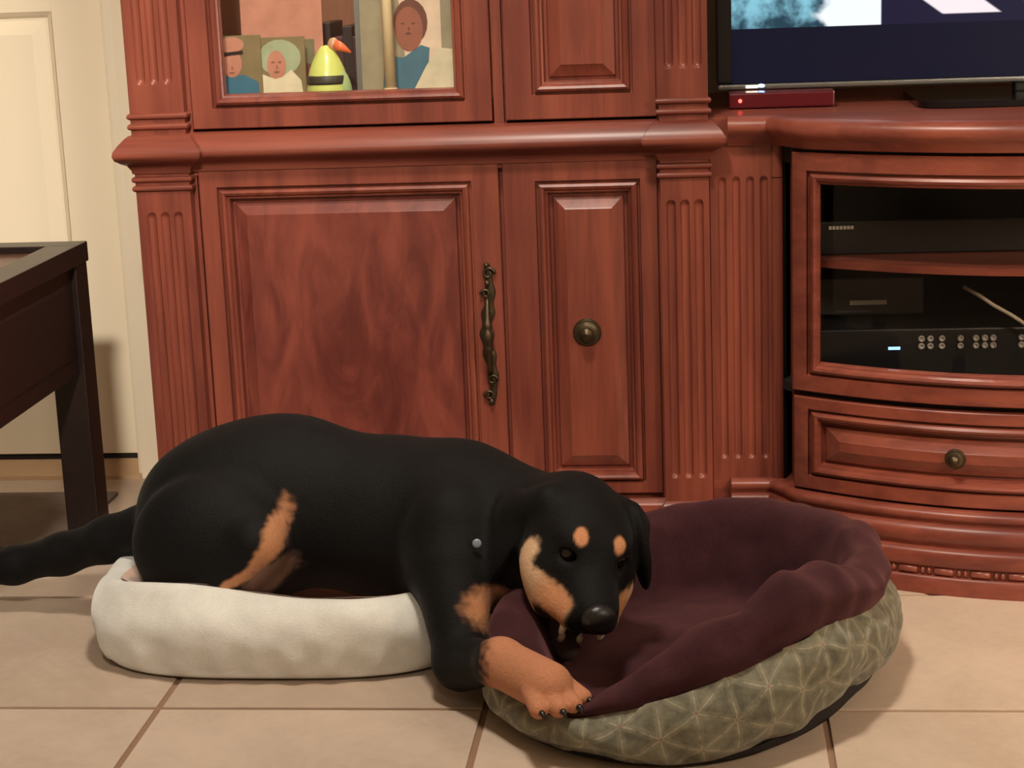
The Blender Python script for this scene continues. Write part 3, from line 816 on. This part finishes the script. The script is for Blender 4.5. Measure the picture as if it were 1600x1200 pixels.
# ---- sage and plum bed, pulled askew
BC = V((.283, .116)); BA = math.radians(66); A_, B_ = .318, .247
SB = empty('pet_bed', (BC.x, BC.y, 0), 'sage star print pet bed with plum lining, bitten by the dog', 'pet bed')
def bell(t, c, wd):
    d = (t - c + math.pi) % (2 * math.pi) - math.pi
    return math.exp(-(d / wd) ** 2)
def ring(t):                  # t is a compass angle in world space (0 = +x)
    x, y = sup(t - BA, A_, B_, 2.2); c, s_ = math.cos(BA), math.sin(BA)
    n = V((abs(x / A_) ** 1.2 * math.copysign(1, x) / A_, abs(y / B_) ** 1.2 * math.copysign(1, y) / B_)).normalized()
    return V((x * c - y * s_, x * s_ + y * c)), V((n.x * c - n.y * s_, n.x * s_ + n.y * c))
D = math.radians
def zs_(t):                   # seam between the sage outside and the plum lining
    return .112 + .042 * bell(t, D(-52), .55) + .016 * bell(t, D(5), .5) - .052 * bell(t, D(-124), .46) - .020 * bell(t, D(180), .6) + .012 * bell(t, D(70), .8)
def zt_(t):                   # crest of the rim
    return zs_(t) + .036 + .030 * bell(t, D(-60), .8) + .018 * bell(t, D(60), .8) + .012 * bell(t, D(-38), .13) + .009 * bell(t, D(-60), .10) - .010 * bell(t, D(-74), .09) + .008 * bell(t, D(-88), .10) + .010 * bell(t, D(25), .12) + .030 * bell(t, D(158), .40) - .036 * bell(t, D(-126), .36)
def zb_(t): return .002 + .030 * bell(t, D(-40), .50)
def wr(px_, py_, z): return lump(px_, py_, z, 46) * .0055 + lump(px_, py_, z * 1.4, 110) * .0034
def sage_prof(t):
    p, n = ring(t); zs, zb = zs_(t), zb_(t)
    out = []
    for o, z in spline([(-.040, zb), (-.012, zb + .002), (.010, zb + .022), (.022, zb + (zs - zb) * .45), (.020, zb + (zs - zb) * .78), (.006, zs)], 5):
        q = BC + p + n * o; k = wr(q.x, q.y, z) + .004 * math.sin(t * 17 + z * 30) * max(0, 1 - abs(z - zb - .02) / .035)
        out.append((q.x + n.x * k, q.y + n.y * k, max(.0012, z)))
    return out
N = 200
v_, f__, K = loft(sage_prof, N)
uv = []
per = 0; last = None
for i in range(N):
    p, n = ring(2 * math.pi * i / N)
    if last is not None: per += (p - last).length * 1.08
    last = p
    acc = 0
    for j in range(K):
        if j: acc += (V(v_[i * K + j]) - V(v_[i * K + j - 1])).length
        uv.append((per, acc))
# open the loft at the back so the print does not stretch across the closing strip
mesh('outer_cover', v_, f__, 'sage', SB, True, uvs=uv)
def plum_prof(t):
    p, n = ring(t); zs, zt, zb = zs_(t), zt_(t), zb_(t)
    out = []
    for o, z in spline([(.006, zs - .002), (.008, zs + (zt - zs) * .45), (-.006, zs + (zt - zs) * .86), (-.030, zt), (-.056, zt - .016), (-.074, zt - (zt - zb) * .45), (-.080, zb + .052), (-.092, zb + .040)], 4):
        q = BC + p + n * o; k = lump(q.x, q.y, z, 40) * .007 + lump(q.x, q.y, z, 85) * .0036
        kk = k if z > zs else 0
        out.append((q.x + n.x * kk, q.y + n.y * kk, z + k * .7 * (1 if z > zs else 0)))
    b_ = out[-1]
    for s_ in (.75, .45, .2, .01): out.append((BC.x + (b_[0] - BC.x) * s_, BC.y + (b_[1] - BC.y) * s_, zb * s_ + .042 + .006 * (1 - s_)))
    return out
v_, f__, K = loft(plum_prof, N)
mesh('plum_lining', v_, f__, 'plum', SB, True)
def under_prof(t):
    p, n = ring(t); zb = zb_(t); out = []
    for o, z in ((-.006, zb + .008), (-.010, zb * .55 + .002), (-.022, .0006)):
        q = BC + p + n * o; out.append((q.x, q.y, z))
    out.append((BC.x + p.x * .01, BC.y + p.y * .01, .0006)); return out
v_, f__, K = loft(under_prof, 96)
mesh('underside', v_, f__, 'underbed', SB, True)
#DOG
# ================================================================== the dog: one continuous surface from a distance field
VOX = .0032
LO = np.array([-.93, -.255, .0]); HI = np.array([.27, .53, .385])
nn = np.ceil((HI - LO) / VOX).astype(int) + 1
FLD = np.full(nn, .06, np.float32)
def region(lo, hi):
    a = np.clip(np.floor((np.array(lo) - LO) / VOX).astype(int), 0, nn - 1); b = np.clip(np.ceil((np.array(hi) - LO) / VOX).astype(int) + 1, 1, nn)
    gx, gy, gz = (LO[i] + VOX * np.arange(a[i], b[i], dtype=np.float32) for i in range(3))
    return (slice(a[0], b[0]), slice(a[1], b[1]), slice(a[2], b[2])), gx[:, None, None], gy[None, :, None], gz[None, None, :]
def put(sl, d, k, mode):
    a = FLD[sl]
    if mode == 'add':
        h = np.clip(.5 + .5 * (a - d) / k, 0, 1); FLD[sl] = a * (1 - h) + d * h - k * h * (1 - h)
    else:
        h = np.clip(.5 - .5 * (a + d) / k, 0, 1); FLD[sl] = a * (1 - h) - d * h + k * h * (1 - h)
def rc(a, b, ra, rb, k=.03, mode='add'):
    a, b = np.array(a, float), np.array(b, float); m_ = max(ra, rb) + k + .01
    sl, X, Y, Z = region(np.minimum(a, b) - m_, np.maximum(a, b) + m_)
    ab = b - a; L2 = ab @ ab + 1e-12
    t = np.clip(((X - a[0]) * ab[0] + (Y - a[1]) * ab[1] + (Z - a[2]) * ab[2]) / L2, 0, 1)
    d = np.sqrt((X - a[0] - t * ab[0]) ** 2 + (Y - a[1] - t * ab[1]) ** 2 + (Z - a[2] - t * ab[2]) ** 2) - (ra + (rb - ra) * t)
    put(sl, d, k, mode)
def el(c, r, R=None, k=.03, mode='add'):
    c = np.array(c, float); r = np.array(r, float); R = np.eye(3) if R is None else np.array(R)   # rows of R: local axes in world
    m_ = r.max() + k + .01
    sl, X, Y, Z = region(c - m_, c + m_)
    X, Y, Z = X - c[0], Y - c[1], Z - c[2]
    q = [(R[i][0] * X + R[i][1] * Y + R[i][2] * Z) for i in range(3)]
    k0 = np.sqrt(sum((q[i] / r[i]) ** 2 for i in range(3))); k1 = np.sqrt(sum((q[i] / r[i] ** 2) ** 2 for i in range(3))) + 1e-6
    put(sl, k0 * (k0 - 1) / k1, k, mode)
def basis(f, s):
    f = np.array(f, float); f /= np.linalg.norm(f); s = np.array(s, float); s -= f * (s @ f); s /= np.linalg.norm(s)
    return np.array([f, s, np.cross(f, s)])

# trunk
el((-.420, .310, .180), (.142, .125, .132), k=.05)           # pelvis
el((-.328, .315, .205), (.150, .115, .133), k=.05)           # loin
el((-.160, .300, .180), (.150, .122, .126), k=.05)           # ribs
el((-.060, .260, .172), (.105, .110, .118), k=.05)           # shoulders
rc((-.05, .27, .205), (.075, .185, .205), .088, .072, .05)   # neck
rc((-.03, .22, .15), (.06, .16, .155), .085, .06, .04)       # throat
# hind quarters
el((-.420, .205, .170), (.120, .072, .106), k=.018)          # near thigh
rc((-.345, .165, .185), (-.405, .150, .105), .046, .030, .02)
rc((-.405, .150, .100), (-.52, .16, .085), .030, .026, .02)  # folded hock
rc((-.520, .16, .085), (-.37, .145, .075), .024, .022, .02)  # hind foot
el((-.43, .41, .165), (.115, .06, .10), k=.02)               # far thigh
# tail
TAIL = [(-.545, .345, .160), (-.630, .365, .128), (-.715, .385, .098), (-.800, .395, .076), (-.890, .40, .062)]
for i in range(4): rc(TAIL[i], TAIL[i + 1], (.040, .034, .031, .028)[i], (.034, .031, .028, .022)[i], .02)
# near foreleg
FE, FW, FP = (-.035, .035, .052), (.030, -.052, .088), (.100, -.145, .092)
el((-.058, .165, .165), (.070, .060, .105), k=.03)           # shoulder blade
rc((-.055, .130, .150), (-.035, .045, .060), .056, .038, .03)
rc(FE, FW, .038, .029, .02)
rc(FW, FP, .033, .033, .015)
pd = np.array(FP) - np.array(FW); pd /= np.linalg.norm(pd); pside = np.cross(pd, (0, 0, 1)); pside /= np.linalg.norm(pside)
CLAWS = []
for i, o in enumerate((-.028, -.0095, .0095, .028)):
    a = np.array(FP) + pside * o * .85 + np.array((0, 0, -.002)); ln = (.030, .042, .042, .030)[i]
    b_ = a + pd * ln + pside * o * .35 + np.array((0, 0, -.012)); rc(a, b_, .0135, .0120, .0035); CLAWS.append((b_, pd + pside * o * 6))
# far foreleg, mostly behind the head
rc((.0, .26, .13), (.05, .20, .085), .045, .032, .03)
rc((.05, .20, .085), (.10, .14, .07), .03, .026, .02)

# head
HF = basis((.24, -.90, -.36), (.945, .20, -.33))
EYE_MID = np.array((.150, .050, .208))
HO = EYE_MID - .050 * HF[0] - .018 * HF[2]
hl = lambda f, s, u: HO + f * HF[0] + s * HF[1] + u * HF[2]
el(HO, (.080, .071, .066), HF, .03)
rc(hl(-.05, 0, -.005), hl(-.02, 0, -.01), .068, .066, .03)
for s in (-1, 1):
    el(hl(.040, s * .028, .026), (.026, .023, .021), HF, .02)       # brow
    el(hl(.028, s * .048, -.032), (.050, .034, .040), HF, .02)      # cheek
rc(hl(.045, 0, -.018), hl(.114, 0, -.026), .048, .037, .025)        # muzzle
for s in (-1, 1): el(hl(.096, s * .023, -.042), (.042, .024, .025), HF, .012); el(hl(.050, s * .043, -.056), (.048, .024, .034), HF, .018)   # lips
el(hl(.134, 0, -.022), (.022, .027, .022), HF, .01)
rc(hl(.015, 0, -.066), hl(.072, .0, -.112), .038, .023, .012)       # lower jaw, dropped
rc(hl(.072, 0, -.112), hl(.090, .0, -.120), .023, .020, .008)
JB = basis(tuple(HF[0] * .90 - HF[2] * .44), tuple(HF[1]))
el(hl(.112, 0, -.088), (.060, .042, .018), JB, .006, 'sub')         # open mouth
for s in (-1, 1): el(hl(.064, s * .037, .016), (.012, .012, .008), HF, .008, 'sub')
# ears
el((.016, .125, .205), (.074, .040, .013), basis((-.42, -.10, -.90), (.45, -.80, -.15)), .012)
rc(hl(-.03, -.055, .035), (.035, .13, .235), .022, .018, .02)
el((.212, .128, .188), (.062, .034, .012), basis((.10, -.05, -.99), (.25, -.95, .1)), .012)
rc(hl(-.03, .055, .030), (.208, .135, .220), .022, .015, .02)

def nets(F):
    ins = F < 0
    c = [ins[i:nn[0] - 1 + i, j:nn[1] - 1 + j, k:nn[2] - 1 + k] for i in (0, 1) for j in (0, 1) for k in (0, 1)]
    sm = sum(a.astype(np.int8) for a in c); act = (sm > 0) & (sm < 8)
    idx = np.full(act.shape, -1, np.int64); I = np.argwhere(act); idx[act] = np.arange(len(I))
    acc = np.zeros((len(I), 3)); cnt = np.zeros(len(I))
    for ax in range(3):
        for o1 in (0, 1):
            for o2 in (0, 1):
                off = [0, 0, 0]; q = [i for i in range(3) if i != ax]; off[q[0]] = o1; off[q[1]] = o2
                A = I + off; Bp = A.copy(); Bp[:, ax] += 1
                fa, fb = F[tuple(A.T)], F[tuple(Bp.T)]; cr = (fa < 0) != (fb < 0)
                t = np.where(cr, fa / np.where(cr, fa - fb, 1), 0)
                P = A.astype(float); P[:, ax] += t
                acc[cr] += P[cr]; cnt[cr] += 1
    vt = LO + (acc / cnt[:, None]) * VOX
    quads = []
    for ax in range(3):
        q = [i for i in range(3) if i != ax]
        sl0 = [slice(1, -1)] * 3; sl1 = [slice(1, -1)] * 3; sl0[ax] = slice(0, nn[ax] - 1); sl1[ax] = slice(1, nn[ax])
        cr = ins[tuple(sl0)] != ins[tuple(sl1)]; E_ = np.argwhere(cr)
        add = np.array([1, 1, 1]); add[ax] = 0; E_ = E_ + add
        cs = []
        for o1, o2 in ((0, 0), (1, 0), (1, 1), (0, 1)):
            A = E_.copy(); A[:, q[0]] -= o1; A[:, q[1]] -= o2; cs.append(idx[tuple(A.T)])
        quads.append(np.stack(cs, 1))
    Q = np.concatenate(quads); return vt, Q[(Q >= 0).all(1)]
dv, dq = nets(FLD)
# light relaxation
ed = np.concatenate([dq[:, [i, (i + 1) % 4]] for i in range(4)])
for _ in range(3):
    s_ = np.zeros_like(dv); n_ = np.zeros(len(dv))
    np.add.at(s_, ed[:, 0], dv[ed[:, 1]]); np.add.at(s_, ed[:, 1], dv[ed[:, 0]]); np.add.at(n_, ed[:, 0], 1); np.add.at(n_, ed[:, 1], 1)
    dv = dv * .5 + .5 * s_ / n_[:, None]

# coat colours
def sst(x, a, b):
    t = np.clip((x - a) / (b - a), 0, 1); return t * t * (3 - 2 * t)
jit = (np.sin(dv[:, 0] * 410 + 2 * np.sin(dv[:, 1] * 300)) + np.sin(dv[:, 1] * 370 + 1.7 * np.sin(dv[:, 2] * 430)) + np.sin(dv[:, 2] * 390 + dv[:, 0] * 200)) * .0013
hc = (dv - HO) @ HF.T; hf, hs, hu = hc.T
ishead = np.linalg.norm(hc * (1, 1, 1) - (.04, 0, -.02), axis=1) < .14
def patch(c, r, R=None, soft=.25):
    q = (dv - np.array(c)) @ (np.eye(3) if R is None else R).T; return 1 - sst(np.linalg.norm(q / np.array(r), axis=1) + jit * 24, 1 - soft, 1 + soft)
def seg(P, rad, soft=.35, ys=1.0):
    best = np.full(len(dv), 9.)
    for i in range(len(P) - 1):
        a, b_ = np.array(P[i]), np.array(P[i + 1]); ab = b_ - a; ab2 = ab * (1, ys * ys, 1); t = np.clip(((dv - a) @ ab2) / (ab @ ab2), 0, 1)
        best = np.minimum(best, np.linalg.norm((dv - a - t[:, None] * ab) * (1, ys, 1), axis=1) / (rad[i] + (rad[i + 1] - rad[i]) * t))
    return 1 - sst(best + jit * 40, 1 - soft, 1 + soft)
BLK = np.array(lin(13, 12, 12)); TAN = np.array(lin(198, 138, 98)); PALE = np.array(lin(216, 178, 142)); RUST = np.array(lin(180, 122, 90))
colr = np.tile(BLK, (len(dv), 1))
def lay(mask, c):
    global colr
    colr = colr * (1 - mask[:, None]) + np.array(c) * mask[:, None]
# face
hm = ishead.astype(float)
ear = np.maximum(1 - sst(np.abs((dv - np.array((.016, .125, .205))) @ basis((-.42, -.10, -.90), (.45, -.80, -.15))[2]), .016, .022), 0) * (dv[:, 0] < .07)
lowface = sst(-hu + jit, .012, .024) * sst(np.abs(hs) + jit, .017, .026) * sst(hf + jit * 2, .004, .016) * hm * (1 - sst(-hu, .088, .10))
lay(lowface * (1 - sst(hf, .122, .135)), PALE)
lay(sst(hf + jit, .060, .090) * sst(-hu, .012, .02) * sst(np.abs(hs), .010, .018) * hm * (1 - sst(hf, .122, .132)) * (1 - sst(-hu, .066, .076)), TAN)
for s in (-1, 1):
    lay(patch(hl(.026, s * .070, -.018), (.020, .022, .024), HF) * hm, PALE)
    lay(patch(hl(.058, s * .028, .0445 if s < 0 else .040), (.014, .0095, .0125), HF) * hm, TAN)
    lay(patch(hl(.066, s * .039, .004), (.034, .021, .030), HF) * hm, BLK)
lay(patch(hl(.152, 0, -.022), (.032, .034, .030), HF) * hm, BLK)
lay(patch(hl(.087, 0, -.108), (.040, .045, .030), HF) * hm, lin(74, 62, 60))         # lower lip
lay(patch(hl(.090, -.040, -.072), (.030, .028, .018), JB) * hm, lin(30, 24, 23))      # dark lip line
lay(sst(dv[:, 0], .198, .204) * (dv[:, 2] > .1) * (hf < .06), BLK)                      # far ear
STRIPE = [(-.314, .155, .275), (-.303, .145, .232), (-.314, .135, .190), (-.345, .125, .153), (-.385, .115, .134)]
# chest, foreleg, thigh stripe, belly
lay(patch((-.004, .10, .112), (.046, .06, .030), basis((.86, -.2, -.45), (0, 1, 0))), TAN * .8)
lay(seg([FW, FP, tuple(np.array(FP) + pd * .06)], [.042, .055, .06], .08) * sst(dv[:, 0] + jit * 1.5, .000, .026) * (dv[:, 1] < .02), RUST * 1.05)
lay(seg(STRIPE, [.008, .016, .015, .009, .006], .35, .25) * (dv[:, 1] < .24), TAN * .75)
lay(patch((-.315, .16, .135), (.05, .05, .035)), np.array(lin(120, 92, 80)))
lay(seg([TAIL[3], TAIL[4]], [.001, .001]), PALE)
DG = empty('dog', (-.25, .29, 0), 'black and tan dog lying in the grey bed and chewing the plum rim', 'dog')
body_ = mesh('body', [tuple(p) for p in dv], [tuple(int(i) for i in q) for q in dq], 'fur', DG, True)
at_ = body_.data.color_attributes.new('coat', 'FLOAT_COLOR', 'POINT')
at_.data.foreach_set('color', np.concatenate([colr, np.ones((len(dv), 1))], 1).astype(np.float32).ravel())
RH = Matrix(HF.tolist()).transposed()
nz = MB().ell(hl(.148, 0, -.018), (.017, .0245, .022), RH, 24)
for s in (-1, 1): nz.ell(hl(.152, s * .014, -.021), (.011, .010, .010), RH, 16)
nz.build('nose', 'nose', DG, True)
for s in (-1, 1):
    e = MB().ell(hl(.0565, s * .0365, .015), (.0115, .0115, .0115), RH, 20).build('eye', 'eye', DG, True)
for f_0, s_0, u_0, ln in ((.116, -.028, -.060, -.021), (.116, .028, -.060, -.021), (.092, -.013, -.106, .015), (.092, .013, -.106, .015)):
    MB().tube([hl(f_0, s_0, u_0), hl(f_0 + .001, s_0, u_0 + ln * .6), hl(f_0 - .001, s_0, u_0 + ln)], [.0056, .0046, .0010], 10).build('tooth', 'tooth', DG, True)
for p, d in CLAWS:
    d = V(d).normalized(); p = V(p)
    MB().tube([p + d * .006, p + d * .014 + V((0, 0, -.001)), p + d * .020 + V((0, 0, -.006))], [.0052, .004, .001], 10).build('claw', 'claw', DG, True)
MB().lathe((-.014, .098, .205), (.1, -.95, .1), [(.0065, -.001), (.0065, .001), (.005, .002), (0, .002)], 20).build('collar_tag', plain('blue_grey_tag', lin(130, 145, 155), .4, .2), DG, True)
